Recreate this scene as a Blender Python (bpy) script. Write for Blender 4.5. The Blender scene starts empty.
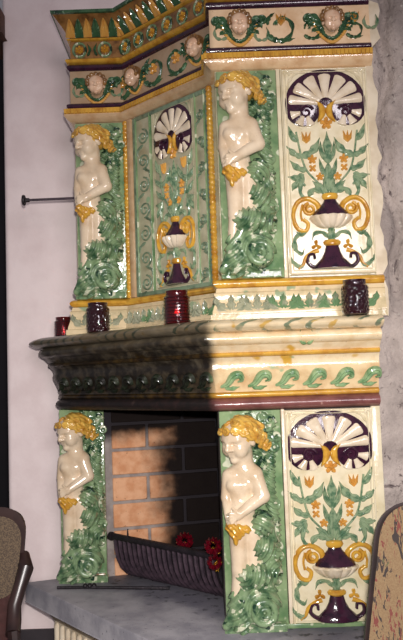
import bpy, bmesh, math, random
import numpy as np
from mathutils import Vector, Matrix, noise as mnoise
import openvdb
random.seed(7)
sc = bpy.context.scene
COL = sc.collection
PI = math.pi

# ------------------------------------------------------------------ camera
CAM_Z = 1.45
cd = bpy.data.cameras.new('camera'); cam = bpy.data.objects.new('camera', cd); COL.objects.link(cam)
cd.sensor_fit = 'VERTICAL'; cd.sensor_height = 36.0; cd.lens = 36.0*720/640; cd.clip_start = 0.05
_p, _r = math.radians(4.5), math.radians(2.0)
_f = Vector((0, math.cos(_p), math.sin(_p))); _u = Vector((0, -math.sin(_p), math.cos(_p))); _x = Vector((1, 0, 0))
_cx = math.cos(_r)*_x - math.sin(_r)*_u; _cy = math.sin(_r)*_x + math.cos(_r)*_u
cam.matrix_world = Matrix(((_cx.x, _cy.x, -_f.x, 0), (_cx.y, _cy.y, -_f.y, 0), (_cx.z, _cy.z, -_f.z, CAM_Z), (0, 0, 0, 1)))
sc.camera = cam

# ------------------------------------------------------------------ world, lights, exposure
w = bpy.data.worlds.new('world'); sc.world = w; w.use_nodes = True
w.node_tree.nodes['Background'].inputs[0].default_value = (0.95, 0.90, 1.0, 1)
w.node_tree.nodes['Background'].inputs[1].default_value = 0.16
sc.view_settings.view_transform = 'Standard'; sc.view_settings.look = 'None'
sc.view_settings.gamma = 1.0; sc.view_settings.use_curve_mapping = False
sc.view_settings.exposure = 0.0

def spot(name, loc, target, power, size_deg, blend, radius, col):
    l = bpy.data.lights.new(name, 'SPOT'); l.energy = power; l.spot_size = math.radians(size_deg); l.spot_blend = blend
    l.shadow_soft_size = radius; l.color = col
    o = bpy.data.objects.new(name, l); COL.objects.link(o); o.location = loc
    o.rotation_euler = (Vector(target)-Vector(loc)).to_track_quat('-Z', 'Y').to_euler(); o['kind'] = 'helper'
    return o
def area(name, loc, target, power, sx, sy, col):
    l = bpy.data.lights.new(name, 'AREA'); l.energy = power; l.shape = 'RECTANGLE'; l.size = sx; l.size_y = sy; l.color = col
    o = bpy.data.objects.new(name, l); COL.objects.link(o); o.location = loc
    o.rotation_euler = (Vector(target)-Vector(loc)).to_track_quat('-Z', 'Y').to_euler(); o['kind'] = 'helper'
    return o
spot('camera_flash', (0.03, -0.02, 1.58), (0.14, 3.0, 1.12), 366, 88, 1.0, 0.03, (1.0, 0.96, 0.92))
area('room_fill', (1.3, -3.4, 2.5), (-0.4, 3.4, 1.5), 125, 1.6, 1.6, (1.0, 0.90, 0.94))  # added unseen fill lamp behind the camera, lifts the far white wall

# ------------------------------------------------------------------ materials
def srgb(r, g, b):
    f = lambda c: (c/255/12.92) if c/255 <= 0.04045 else ((c/255+0.055)/1.055)**2.4
    return (f(r), f(g), f(b), 1)
class NT:
    def __init__(s, name):
        s.m = bpy.data.materials.new(name); s.m.use_nodes = True; s.t = s.m.node_tree
        s.b = s.t.nodes['Principled BSDF']; s.co = s.t.nodes.new('ShaderNodeTexCoord')
    def n(s, t, **k):
        o = s.t.nodes.new(t)
        for a, v in k.items(): setattr(o, a, v)
        return o
    def l(s, a, b): s.t.links.new(a, b)
    def noise(s, scale, detail=4, rough=0.55, vec=None, dist=0):
        o = s.n('ShaderNodeTexNoise'); o.inputs['Scale'].default_value = scale; o.inputs['Detail'].default_value = detail
        o.inputs['Roughness'].default_value = rough; o.inputs['Distortion'].default_value = dist
        s.l(vec or s.co.outputs['Object'], o.inputs['Vector']); return o.outputs['Fac']
    def ramp(s, fac, a, b):
        o = s.n('ShaderNodeMapRange'); o.interpolation_type = 'SMOOTHSTEP'; o.clamp = True
        o.inputs['From Min'].default_value = a; o.inputs['From Max'].default_value = b
        s.l(fac, o.inputs['Value']); return o.outputs['Result']
    def math(s, op, a, b=None):
        o = s.n('ShaderNodeMath', operation=op)
        for i, v in enumerate((a, b)):
            if v is None: continue
            if isinstance(v, (int, float)): o.inputs[i].default_value = v
            else: s.l(v, o.inputs[i])
        return o.outputs[0]
    def mix(s, fac, a, b):
        o = s.n('ShaderNodeMix', data_type='RGBA')
        if isinstance(fac, (int, float)): o.inputs[0].default_value = fac
        else: s.l(fac, o.inputs[0])
        for i, v in ((6, a), (7, b)):
            if isinstance(v, tuple): o.inputs[i].default_value = v
            else: s.l(v, o.inputs[i])
        return o.outputs[2]
    def xyz(s):
        o = s.n('ShaderNodeSeparateXYZ'); s.l(s.co.outputs['Object'], o.inputs[0]); return o.outputs
    def bump(s, h, strength, dist=0.01):
        o = s.n('ShaderNodeBump'); o.inputs['Strength'].default_value = strength; o.inputs['Distance'].default_value = dist
        s.l(h, o.inputs['Height']); s.l(o.outputs[0], s.b.inputs['Normal'])
    def color(s, c):
        if isinstance(c, tuple): s.b.inputs['Base Color'].default_value = c
        else: s.l(c, s.b.inputs['Base Color'])
    def rough(s, v): s.b.inputs['Roughness'].default_value = v

def glaze(name, base, dark, spots=(), rough=0.14, nscale=14, soot=False, bump=0.35, grime=0.5, coat=0.5, grime_shade=0, strokes=False):
    """hand painted lead glazed majolica: mottled base, blobs of other glaze, waviness"""
    t = NT(name)
    c = t.mix(t.ramp(t.noise(nscale, 5), 0.38, 0.72), base, dark)
    for i, (col, sc_, lo) in enumerate(spots):
        mp = t.n('ShaderNodeMapping'); mp.inputs['Location'].default_value = (3.1*i+1, 7.7*i, 2.3*i)
        t.l(t.co.outputs['Object'], mp.inputs[0])
        c = t.mix(t.ramp(t.noise(sc_, 2, 0.5, mp.outputs[0]), lo, lo+0.05), c, col)
    if strokes:                                             # slanting brush dashes along the torus
        x, y, z = t.xyz(); q = t.math('ADD', t.math('ADD', t.math('MULTIPLY', x, 11), t.math('MULTIPLY', y, -11)), t.math('MULTIPLY', z, -16))
        fr = t.math('ABSOLUTE', t.math('SUBTRACT', t.math('FRACT', t.math('ADD', q, t.math('MULTIPLY', t.noise(16, 2), .7))), .5))
        gate = t.ramp(t.noise(10, 1), .40, .50)
        ci = t.mix(t.ramp(t.noise(5, 1), .47, .50), srgb(206, 164, 76), srgb(88, 116, 92))
        c = t.mix(t.math('MULTIPLY', t.math('MULTIPLY', t.ramp(fr, .17, .10), gate), .85), c, ci)
    sp = t.ramp(t.noise(120, 2), 0.70, 0.76)
    c = t.mix(t.math('MULTIPLY', sp, grime), c, srgb(70, 50, 40))
    if grime_shade:                                              # left faces browned: smoke grime, plus their weaker light painted into the colour
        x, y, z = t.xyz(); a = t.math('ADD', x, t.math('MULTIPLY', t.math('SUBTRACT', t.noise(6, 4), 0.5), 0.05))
        c = t.mix(t.math('MULTIPLY', t.ramp(a, .10, .06), grime_shade), c, srgb(96, 72, 50))
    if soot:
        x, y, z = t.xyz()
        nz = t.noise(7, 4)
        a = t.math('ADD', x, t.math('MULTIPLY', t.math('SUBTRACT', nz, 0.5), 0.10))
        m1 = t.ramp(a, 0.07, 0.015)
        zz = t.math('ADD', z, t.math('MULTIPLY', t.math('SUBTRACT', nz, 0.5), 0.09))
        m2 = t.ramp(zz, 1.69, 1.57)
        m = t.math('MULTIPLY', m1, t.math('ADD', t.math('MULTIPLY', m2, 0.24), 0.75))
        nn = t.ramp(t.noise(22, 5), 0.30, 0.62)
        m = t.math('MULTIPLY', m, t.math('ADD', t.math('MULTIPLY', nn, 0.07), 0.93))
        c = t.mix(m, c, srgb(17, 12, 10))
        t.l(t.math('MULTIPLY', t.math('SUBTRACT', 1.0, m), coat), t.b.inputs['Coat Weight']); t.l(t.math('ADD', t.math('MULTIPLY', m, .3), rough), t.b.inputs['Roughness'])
    t.color(c)
    if not soot: t.rough(rough); t.b.inputs['Coat Weight'].default_value = coat
    t.b.inputs['Coat Roughness'].default_value = 0.05
    t.bump(t.noise(38, 3), bump, 0.006)
    return t.m
M = {}
M['cream'] = glaze('cream_glaze', srgb(228, 216, 186), srgb(212, 197, 160), grime=.45)
M['white'] = glaze('white_glaze', srgb(230, 214, 190), srgb(206, 186, 156), grime=.3)
M['flesh'] = glaze('ivory_glaze', srgb(230, 210, 182), srgb(206, 180, 148), nscale=9, grime=.35)
M['flesh_pink'] = glaze('pink_glaze', srgb(232, 196, 165), srgb(212, 166, 132), nscale=25, grime=.3)
M['gold'] = glaze('ochre_glaze', srgb(214, 164, 62), srgb(176, 118, 36), nscale=22, grime=.4)
M['hair'] = glaze('yellow_hair_glaze', srgb(222, 178, 82), srgb(176, 120, 42), nscale=26, grime=.3)
M['orange'] = glaze('orange_glaze', srgb(222, 168, 84), srgb(196, 134, 60), nscale=30, grime=.3)
M['green'] = glaze('green_glaze', srgb(128, 152, 112), srgb(48, 84, 56), ((srgb(204, 206, 178), 30, .60), (srgb(28, 58, 42), 22, .62)), nscale=22, grime=.3)
M['deepgreen'] = glaze('deep_green_glaze', srgb(66, 102, 68), srgb(28, 56, 40), ((srgb(120, 150, 120), 40, .62),), nscale=24, grime=.3)
M['leaf'] = glaze('leaf_green_glaze', srgb(144, 162, 128), srgb(76, 112, 84), nscale=46, grime=.25)
M['palegreen'] = glaze('pale_green_glaze', srgb(140, 162, 118), srgb(84, 120, 80), ((srgb(206, 208, 180), 12, .60),), nscale=9)
M['purple'] = glaze('manganese_purple_glaze', srgb(62, 30, 48), srgb(34, 18, 34), nscale=30, grime=.2, rough=.14)
M['tan'] = glaze('tan_glaze', srgb(238, 206, 168), srgb(218, 180, 138), grime=.5, grime_shade=.55)
M['brown'] = glaze('brown_glaze', srgb(150, 108, 60), srgb(92, 60, 32), nscale=20)
M['greygreen'] = glaze('grey_green_glaze', srgb(120, 138, 112), srgb(82, 100, 80), nscale=30)
M['panelgrey'] = glaze('grey_cream_glaze', srgb(184, 178, 148), srgb(154, 148, 118), ((srgb(140, 168, 130), 9, .66),), nscale=12)
M['peach'] = glaze('peach_fillet_glaze', srgb(236, 202, 160), srgb(214, 172, 128), nscale=18, grime_shade=.35)
Y_, G_ = srgb(206, 160, 66), srgb(96, 140, 92)
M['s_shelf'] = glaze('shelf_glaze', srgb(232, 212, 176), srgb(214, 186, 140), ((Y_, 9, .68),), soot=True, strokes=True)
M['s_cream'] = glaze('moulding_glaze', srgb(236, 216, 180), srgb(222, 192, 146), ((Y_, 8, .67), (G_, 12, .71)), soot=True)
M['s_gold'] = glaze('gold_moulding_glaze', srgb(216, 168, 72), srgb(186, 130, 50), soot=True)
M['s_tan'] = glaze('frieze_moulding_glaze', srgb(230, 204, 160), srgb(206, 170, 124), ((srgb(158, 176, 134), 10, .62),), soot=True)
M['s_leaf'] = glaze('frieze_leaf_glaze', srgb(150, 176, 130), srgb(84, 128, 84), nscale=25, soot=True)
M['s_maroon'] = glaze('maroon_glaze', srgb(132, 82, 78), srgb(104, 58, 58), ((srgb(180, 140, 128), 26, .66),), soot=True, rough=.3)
M['ledge'] = glaze('ledge_glaze', srgb(222, 200, 160), srgb(190, 174, 136), ((srgb(150, 164, 130), 12, .62), (srgb(182, 170, 150), 14, .68)))
M['ledgeleaf'] = glaze('ledge_leaf_glaze', srgb(164, 164, 138), srgb(120, 128, 106), ((srgb(104, 136, 96), 8, .56),), nscale=30)
def plain(name, c, rough=.6, c2=None, scale=20, bump=0.0, metal=0, spec=None):
    t = NT(name)
    t.color(t.mix(t.ramp(t.noise(scale, 5), .35, .7), c, c2 or c)); t.rough(rough); t.b.inputs['Metallic'].default_value = metal
    if spec is not None: t.b.inputs['Specular IOR Level'].default_value = spec
    if bump: t.bump(t.noise(scale*2.5, 5), bump, .01)
    return t.m
M['plaster'] = plain('white_plaster', srgb(244, 228, 226), .9, srgb(232, 214, 212), 5, .35)
M['iron'] = plain('black_cast_iron', srgb(44, 36, 42), .5, srgb(28, 24, 28), 30, .4, 0.35)
M['rib_iron'] = plain('worn_cast_iron', srgb(78, 62, 72), .5, srgb(52, 42, 50), 30, .4, 0.2)
M['darkwood'] = plain('dark_brown_wood', srgb(48, 32, 30), .35, srgb(30, 20, 20), 12)
M['leather'] = plain('brown_seat_cover', srgb(70, 42, 40), .35, srgb(50, 30, 28), 14, .2)
M['candle'] = plain('candle_wax', srgb(170, 30, 34), .5)
M['core'] = plain('sooty_mortar', srgb(60, 54, 50), .95, srgb(36, 32, 32), 10)
M['limestone'] = plain('cream_stone', srgb(222, 208, 184), .8, srgb(196, 178, 150), 9, .3)
M['red'] = plain('red_satin', srgb(120, 10, 30), .3, srgb(70, 5, 18), 60)
M['tinsel'] = plain('gold_tinsel', srgb(214, 160, 50), .25, srgb(150, 90, 20), 90, .5, .8)
M['darkroom'] = plain('dark_panelling', srgb(26, 22, 30), .8, srgb(16, 14, 20), 3)
M['beam'] = plain('brown_oak', srgb(92, 58, 42), .7, srgb(70, 44, 34), 8)
M['skirting'] = plain('dark_skirting', srgb(60, 52, 56), .7, srgb(48, 42, 46), 8)
def m_slab():
    t = NT('grey_hearth_stone'); x, y, z = t.xyz()
    c = t.mix(t.ramp(t.noise(8, 6), .35, .7), srgb(178, 174, 178), srgb(146, 143, 150))
    n = t.noise(5, 5)
    d = t.math('ADD', t.math('ADD', y, t.math('MULTIPLY', x, 0.9)), t.math('MULTIPLY', t.math('SUBTRACT', n, .5), .5))
    ash = t.math('MULTIPLY', t.ramp(d, 3.05, 3.3), t.ramp(z, .33, .40))      # ash and soot spread before the grate
    c = t.mix(t.math('MULTIPLY', ash, .72), c, srgb(92, 90, 104))
    c = t.mix(t.math('MULTIPLY', t.ramp(t.noise(26, 6), .56, .68), t.math('MULTIPLY', ash, .8)), c, srgb(24, 24, 30))
    c = t.mix(t.ramp(t.noise(90, 3), .66, .74), c, srgb(70, 70, 76))
    t.color(c); t.rough(.65); t.bump(t.noise(50, 5), .4, .006); return t.m
M['slab'] = m_slab()
def m_brick(name, c1, c2, black=srgb(17, 15, 17)):
    t = NT(name); x, y, z = t.xyz()
    c = t.mix(t.ramp(t.noise(18, 6), .35, .7), c1, c2)
    c = t.mix(t.ramp(t.noise(60, 3), .68, .76), c, srgb(90, 62, 50))
    n = t.noise(7, 5); n = t.math('MULTIPLY', t.math('SUBTRACT', n, .5), .26)
    ed = t.ramp(t.math('ADD', x, n), -.36, -.15)
    tp = t.ramp(t.math('ADD', z, t.math('MULTIPLY', n, .5)), 1.10, 1.19)
    m = t.math('MAXIMUM', ed, tp)
    t.color(t.mix(t.math('MULTIPLY', m, .99), c, black)); t.rough(.9); t.b.inputs['Specular IOR Level'].default_value = .12; t.bump(t.noise(70, 5), .5, .006); return t.m
M['brick'] = m_brick('fire_brick', srgb(226, 174, 136), srgb(206, 146, 106))
M['mortar'] = m_brick('brick_mortar', srgb(160, 150, 144), srgb(136, 126, 122), srgb(44, 40, 44))
M['soot'] = plain('soot', srgb(18, 16, 18), .95)
def m_stone():
    t = NT('rough_grey_masonry')
    c = t.mix(t.ramp(t.noise(5, 7, .62), .35, .68), srgb(196, 182, 174), srgb(150, 138, 132))
    c = t.mix(t.ramp(t.noise(17, 6, .65, dist=1.2), .58, .70), c, srgb(92, 80, 80))
    c = t.mix(t.ramp(t.noise(30, 5), .64, .72), c, srgb(196, 188, 178))
    t.color(c); t.rough(.95); t.bump(t.noise(34, 7, .65), 1.0, .02); return t.m
M['stone'] = m_stone()
def m_fabric(name, floral):
    t = NT(name)
    c = t.mix(t.ramp(t.noise(260, 2), .4, .6), srgb(124, 102, 74) if floral else srgb(92, 76, 58), srgb(116, 92, 66) if floral else srgb(62, 50, 40))
    if floral:
        mp = t.n('ShaderNodeMapping'); mp.inputs['Scale'].default_value = (1.9, 1, 0.6); t.l(t.co.outputs['Object'], mp.inputs[0])
        for sc_, lo, col, off in ((30, .57, srgb(104, 52, 46), 0), (36, .58, srgb(50, 42, 40), 5), (28, .70, srgb(176, 108, 58), 9), (34, .66, srgb(84, 82, 56), 13)):
            m2 = t.n('ShaderNodeMapping'); m2.inputs['Location'].default_value = (off, off*.7, off*1.3); t.l(mp.outputs[0], m2.inputs[0])
            c = t.mix(t.ramp(t.noise(sc_, 3, .6, m2.outputs[0], .8), lo, lo+.03), c, col)
    t.color(c); t.rough(.95); t.bump(t.noise(300, 2), .5, .003); t.b.inputs['Sheen Weight'].default_value = .2; return t.m
M['floral'] = m_fabric('floral_tapestry', True); M['olive'] = m_fabric('olive_brown_weave', False)
def m_glass():
    t = NT('dark_red_pressed_glass'); t.color(srgb(44, 6, 16)); t.rough(.08)
    t.b.inputs['Transmission Weight'].default_value = .2; t.b.inputs['Coat Weight'].default_value = 1.0
    v = t.n('ShaderNodeTexVoronoi'); v.inputs['Scale'].default_value = 75; t.l(t.co.outputs['Object'], v.inputs['Vector'])
    t.bump(v.outputs['Distance'], .9, .006)
    return t.m
M['glass'] = m_glass()
t = NT('candle_flame'); t.color(srgb(255, 120, 60)); t.b.inputs['Emission Color'].default_value = srgb(255, 110, 70); t.b.inputs['Emission Strength'].default_value = 40.0
M['flame'] = t.m
t = NT('glowing_red_glass'); t.color(srgb(96, 6, 16)); t.rough(.12); t.b.inputs['Transmission Weight'].default_value = .6; t.b.inputs['Coat Weight'].default_value = 1.0
v = t.n('ShaderNodeTexVoronoi'); v.inputs['Scale'].default_value = 75; t.l(t.co.outputs['Object'], v.inputs['Vector']); t.bump(v.outputs['Distance'], .6, .004)
M['glass_lit'] = t.m

# ------------------------------------------------------------------ mesh helpers
class MB:
    def __init__(s): s.v = []; s.f = []; s.m = []
    def add(s, vs, fs, mi=0):
        o = len(s.v); s.v += [tuple(v) for v in vs]; s.f += [tuple(i+o for i in f) for f in fs]; s.m += [mi]*len(fs)
        return s
    def mesh(s, name, mats, sharp=38):
        me = bpy.data.meshes.new(name); me.from_pydata(s.v, [], s.f)
        for m in (mats if isinstance(mats, (list, tuple)) else [mats]): me.materials.append(M[m])
        me.polygons.foreach_set('material_index', s.m)
        bm = bmesh.new(); bm.from_mesh(me); bmesh.ops.recalc_face_normals(bm, faces=bm.faces); bm.to_mesh(me); bm.free()
        me.shade_smooth()
        if sharp: me.set_sharp_from_angle(angle=math.radians(sharp))
        me.update(); return me
def world_mat(o):
    L = o.matrix_basis if o.parent is None else world_mat(o.parent) @ o.matrix_parent_inverse @ o.matrix_basis
    return L
def link(name, me, parent=None, loc=(0, 0, 0), rotz=0, mat=None, worldspace=False):
    o = bpy.data.objects.new(name, me); COL.objects.link(o)
    if mat is not None: o.matrix_basis = mat
    else: o.location = loc; o.rotation_euler = (0, 0, rotz)
    if parent is not None:
        o.parent = parent
        if worldspace: o.matrix_parent_inverse = world_mat(parent).inverted()
    return o
def part(name, mb, mats, parent, sharp=38, **k): return link(name, mb.mesh(name, mats, sharp), parent, **k)
def tag(o, label, cat, group=None):
    o['label'] = label; o['category'] = cat
    if group: o['group'] = group
    return o
def thing(name, loc, label, cat, group=None, rotz=0):
    o = bpy.data.objects.new(name, None); COL.objects.link(o); o.location = loc; o.rotation_euler = (0, 0, rotz); o.empty_display_size = .05
    return tag(o, label, cat, group)
def struct(name, mb, mats, sharp=38): o = part(name, mb, mats, None, sharp); o['kind'] = 'structure'; return o
def copy_tree(o, parent=None):
    c = o.copy(); COL.objects.link(c)
    if parent is not None: c.parent = parent
    for ch in list(o.children): copy_tree(ch, c)
    return c

def box(mb, x0, x1, y0, y1, z0, z1, mi=0):
    vs = [(x, y, z) for x in (x0, x1) for y in (y0, y1) for z in (z0, z1)]
    return mb.add(vs, [(0, 1, 3, 2), (4, 6, 7, 5), (0, 4, 5, 1), (2, 3, 7, 6), (0, 2, 6, 4), (1, 5, 7, 3)], mi)
def prism(mb, pts, z0, z1, mi=0):
    n = len(pts); vs = [(x, y, z0) for x, y in pts]+[(x, y, z1) for x, y in pts]
    return mb.add(vs, [tuple(range(n)), tuple(range(n, 2*n))]+[(i, (i+1) % n, n+(i+1) % n, n+i) for i in range(n)], mi)
def bevel_box(x0, x1, y0, y1, z0, z1, r=.006, seg=2):
    bm = bmesh.new(); mb = MB(); box(mb, x0, x1, y0, y1, z0, z1)
    vs = [bm.verts.new(v) for v in mb.v]; [bm.faces.new([vs[i] for i in f]) for f in mb.f]
    bmesh.ops.bevel(bm, geom=list(bm.edges), offset=r, segments=seg, affect='EDGES', profile=.5)
    bm.verts.index_update()
    out = MB(); out.add([v.co[:] for v in bm.verts], [tuple(v.index for v in f.verts) for f in bm.faces]); bm.free(); return out
def bevel_prism(pts, a0, a1, r=.01, seg=2, plane='xy'):
    """prism bevelled all round; plane 'xz': outline in x,z extruded along y"""
    mb = MB(); prism(mb, pts, a0, a1); bm = bmesh.new()
    vs = [bm.verts.new(v) for v in mb.v]; [bm.faces.new([vs[i] for i in f]) for f in mb.f]
    bm.normal_update()
    ed = [e for e in bm.edges if e.calc_face_angle(0) > .5]
    bmesh.ops.bevel(bm, geom=ed, offset=r, segments=seg, affect='EDGES', profile=.5)
    bm.verts.index_update()
    out = MB(); out.add([(v.co[:] if plane == 'xy' else (v.co.x, v.co.z, v.co.y)) for v in bm.verts], [tuple(v.index for v in f.verts) for f in bm.faces]); bm.free(); return out
def lathe(mb, prof, n=24, cx=0, cy=0, mi=0, cap=True):
    vs = [(cx+r*math.cos(2*PI*k/n), cy+r*math.sin(2*PI*k/n), z) for r, z in prof for k in range(n)]
    fs = [(i*n+k, i*n+(k+1) % n, (i+1)*n+(k+1) % n, (i+1)*n+k) for i in range(len(prof)-1) for k in range(n)]
    if cap: fs += [tuple(range(n)), tuple(range((len(prof)-1)*n, len(prof)*n))]
    return mb.add(vs, fs, mi)
def tube(mb, pts, r, n=8, mi=0, cap=True):
    pts = [Vector(p) for p in pts]; rs = r if isinstance(r, (list, tuple)) else [r]*len(pts)
    vs = []; up = None
    for i, p in enumerate(pts):
        d = (pts[min(i+1, len(pts)-1)]-pts[max(i-1, 0)]).normalized()
        if up is None: up = d.orthogonal().normalized()
        a = (up-d*up.dot(d)).normalized(); up = a; b = d.cross(a)
        vs += [p+rs[i]*(a*math.cos(2*PI*k/n)+b*math.sin(2*PI*k/n)) for k in range(n)]
    fs = [(i*n+k, i*n+(k+1) % n, (i+1)*n+(k+1) % n, (i+1)*n+k) for i in range(len(pts)-1) for k in range(n)]
    if cap: fs += [tuple(range(n)), tuple(range((len(pts)-1)*n, len(pts)*n))]
    return mb.add(vs, fs, mi)

def offset_path(path, o):
    n = []
    for a, b in zip(path, path[1:]):
        d = Vector((b[0]-a[0], b[1]-a[1])).normalized(); n.append(Vector((-d.y, d.x)))
    out = []
    for i, p in enumerate(path):
        if i == 0: m = n[0]
        elif i == len(path)-1: m = n[-1]
        else: m = (n[i-1]+n[i])/(1+n[i-1].dot(n[i]))
        out.append((p[0]+m.x*o, p[1]+m.y*o))
    return out
def sweep(path, prof, mi=0, sub=1):
    """closed moulding profile [(outward, z)] swept along a plan path"""
    mb = MB(); n = len(prof); cols = [offset_path(path, o) for o, z in prof]
    P = len(path); vs = [(cols[j][i][0], cols[j][i][1], prof[j][1]) for i in range(P) for j in range(n)]
    fs = [(i*n+j, i*n+(j+1) % n, (i+1)*n+(j+1) % n, (i+1)*n+j) for i in range(P-1) for j in range(n)]
    fs += [tuple(range(n)), tuple(range((P-1)*n, P*n))]
    return mb.add(vs, fs, mi)
def torus_prof(z0, z1, o, bulge, back=-.05, n=7):
    return [(back, z0)]+[(o+bulge*math.sin(PI*k/(n-1))**.8, z0+(z1-z0)*k/(n-1)) for k in range(n)]+[(back, z1)]
def line_prof(pts, back=-.05): return [(back, pts[0][1])]+list(pts)+[(back, pts[-1][1])]

# ---- relief helpers: local frame x right, z up, relief grows towards -y
def cat(pts, n=6):
    P = [Vector((p[0], p[1])) for p in pts]; P = [P[0]*2-P[1]]+P+[P[-1]*2-P[-2]]; out = []
    for i in range(1, len(P)-2):
        for k in range(n):
            t = k/n; a, b, c, d = P[i-1:i+3]
            out.append(.5*((2*b)+(c-a)*t+(2*a-5*b+4*c-d)*t*t+(3*b-a-3*c+d)*t**3))
    return out+[P[-2]]
def bez(a, b, c, n=10):
    a, b, c = Vector(a), Vector(b), Vector(c)
    return [a*(1-t)**2+b*2*t*(1-t)+c*t*t for t in [k/n for k in range(n+1)]]
def spiral(cx, cy, r0, r1, a0, a1, n=22):
    return [Vector((cx+(r0+(r1-r0)*k/n)*math.cos(a0+(a1-a0)*k/n), cy+(r0+(r1-r0)*k/n)*math.sin(a0+(a1-a0)*k/n))) for k in range(n+1)]
SX = SZ = 1/240
def strip(mb, pts, wf, hf, prof='dome', w0=0.0, sx=None, sz=None, mir=1, mi=0, sd=None):
    """raised band along a 2-D path; wf(t) half width, hf(t) height (all in panel units)"""
    sx = sx or SX; sz = sz or SZ; sd = sd or SZ
    S = (-1, -.72, -.36, 0, .36, .72, 1); H = (0, .68, .93, 1, .93, .68, 0) if prof == 'dome' else (0, .75, .95, .58, .95, .75, 0)
    N = len(pts); vs = []
    for i, p in enumerate(pts):
        t = i/(N-1); d = (pts[min(i+1, N-1)]-pts[max(i-1, 0)]); d = d.normalized() if d.length > 1e-9 else Vector((1, 0)); nn = Vector((-d.y, d.x)); wd = max(wf(t), .02); h = max(hf(t), .05)
        for s_, h_ in zip(S, H):
            q = p+nn*(s_*wd); vs.append((q.x*sx*mir, -(w0+h_*h)*sd, q.y*sz))
    fs = [(i*7+k, i*7+k+1, i*7+k+8, i*7+k+7) for i in range(N-1) for k in range(6)]
    return mb.add(vs, fs, mi)
def wleaf(W, lobes=0, amp=.28):
    return lambda t: W*(math.sin(PI*min(1, t**.75*.97+.03)))**.8*(1+(amp*math.sin(2*PI*lobes*t) if lobes else 0))
def wpetal(W): return lambda t: W*(.38+.62*min(1, t*1.25))*(1 if t < .70 else math.sqrt(max(0, 1-((t-.70)/.30)**2)))
def hleaf(h): return lambda t: h*(.45+.55*math.sin(PI*t))
def const(v): return lambda t: v
def taper(a, b): return lambda t: a+(b-a)*t
def plate(mb, outline, h, w0=0, sx=None, sz=None, bev=.8, mi=0):
    """flat raised plate with a chamfered rim; outline counter-clockwise"""
    sx = sx or SX; sz = sz or SZ; n = len(outline); P = [Vector(p) for p in outline]; inn = []
    for i in range(n):
        d = (P[(i+1) % n]-P[i-1]).normalized(); inn.append(P[i]+Vector((-d.y, d.x))*bev)
    vs = [(p.x*sx, -w0*SZ, p.y*sz) for p in P]+[(p.x*sx, -(w0+h*.75)*SZ, p.y*sz) for p in P]+[(p.x*sx, -(w0+h)*SZ, p.y*sz) for p in inn]
    fs = [(i, (i+1) % n, n+(i+1) % n, n+i) for i in range(n)]+[(n+i, n+(i+1) % n, 2*n+(i+1) % n, 2*n+i) for i in range(n)]+[tuple(range(2*n, 3*n))]
    return mb.add(vs, fs, mi)
def flower(mb, cx, cy, r, n=5, h=2.2, a0=PI/2, sx=None, sz=None, mir=1, mi=0):
    for k in range(n):
        a = a0+2*PI*k/n; d = Vector((math.cos(a), math.sin(a))); c = Vector((cx, cy))
        strip(mb, [c+d*r*.1, c+d*r*.4, c+d*r*.7, c+d*r*.9, c+d*r], lambda t: r*.36*(math.sin(PI*(.12+.85*t)))**.7, const(h), 'leaf', 0, sx, sz, mir, mi)
    strip(mb, [Vector((cx-r*.25, cy)), Vector((cx, cy)), Vector((cx+r*.25, cy))], lambda t: r*.26*math.sin(PI*(.15+.7*t)), const(h*1.3), 'dome', 0, sx, sz, mir, mi)
def halfpot(mb, prof, depth=.55, n=12, sx=None, sz=None, flute=0, mi=0):
    sx = sx or SX; sz = sz or SZ; vs = []
    for hw, y in prof:
        for k in range(n+1):
            a = PI*k/n; rr = 1+(.22*abs(math.sin(a*flute)) if flute else 0)
            vs.append((-hw*math.cos(a)*sx, -(hw*depth*math.sin(a)*rr+.4)*SZ, y*sz))
    fs = [(i*(n+1)+k, i*(n+1)+k+1, (i+1)*(n+1)+k+1, (i+1)*(n+1)+k) for i in range(len(prof)-1) for k in range(n)]
    fs += [tuple(range(n+1)), tuple(range((len(prof)-1)*(n+1), len(prof)*(n+1)))]
    return mb.add(vs, fs, mi)

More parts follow.
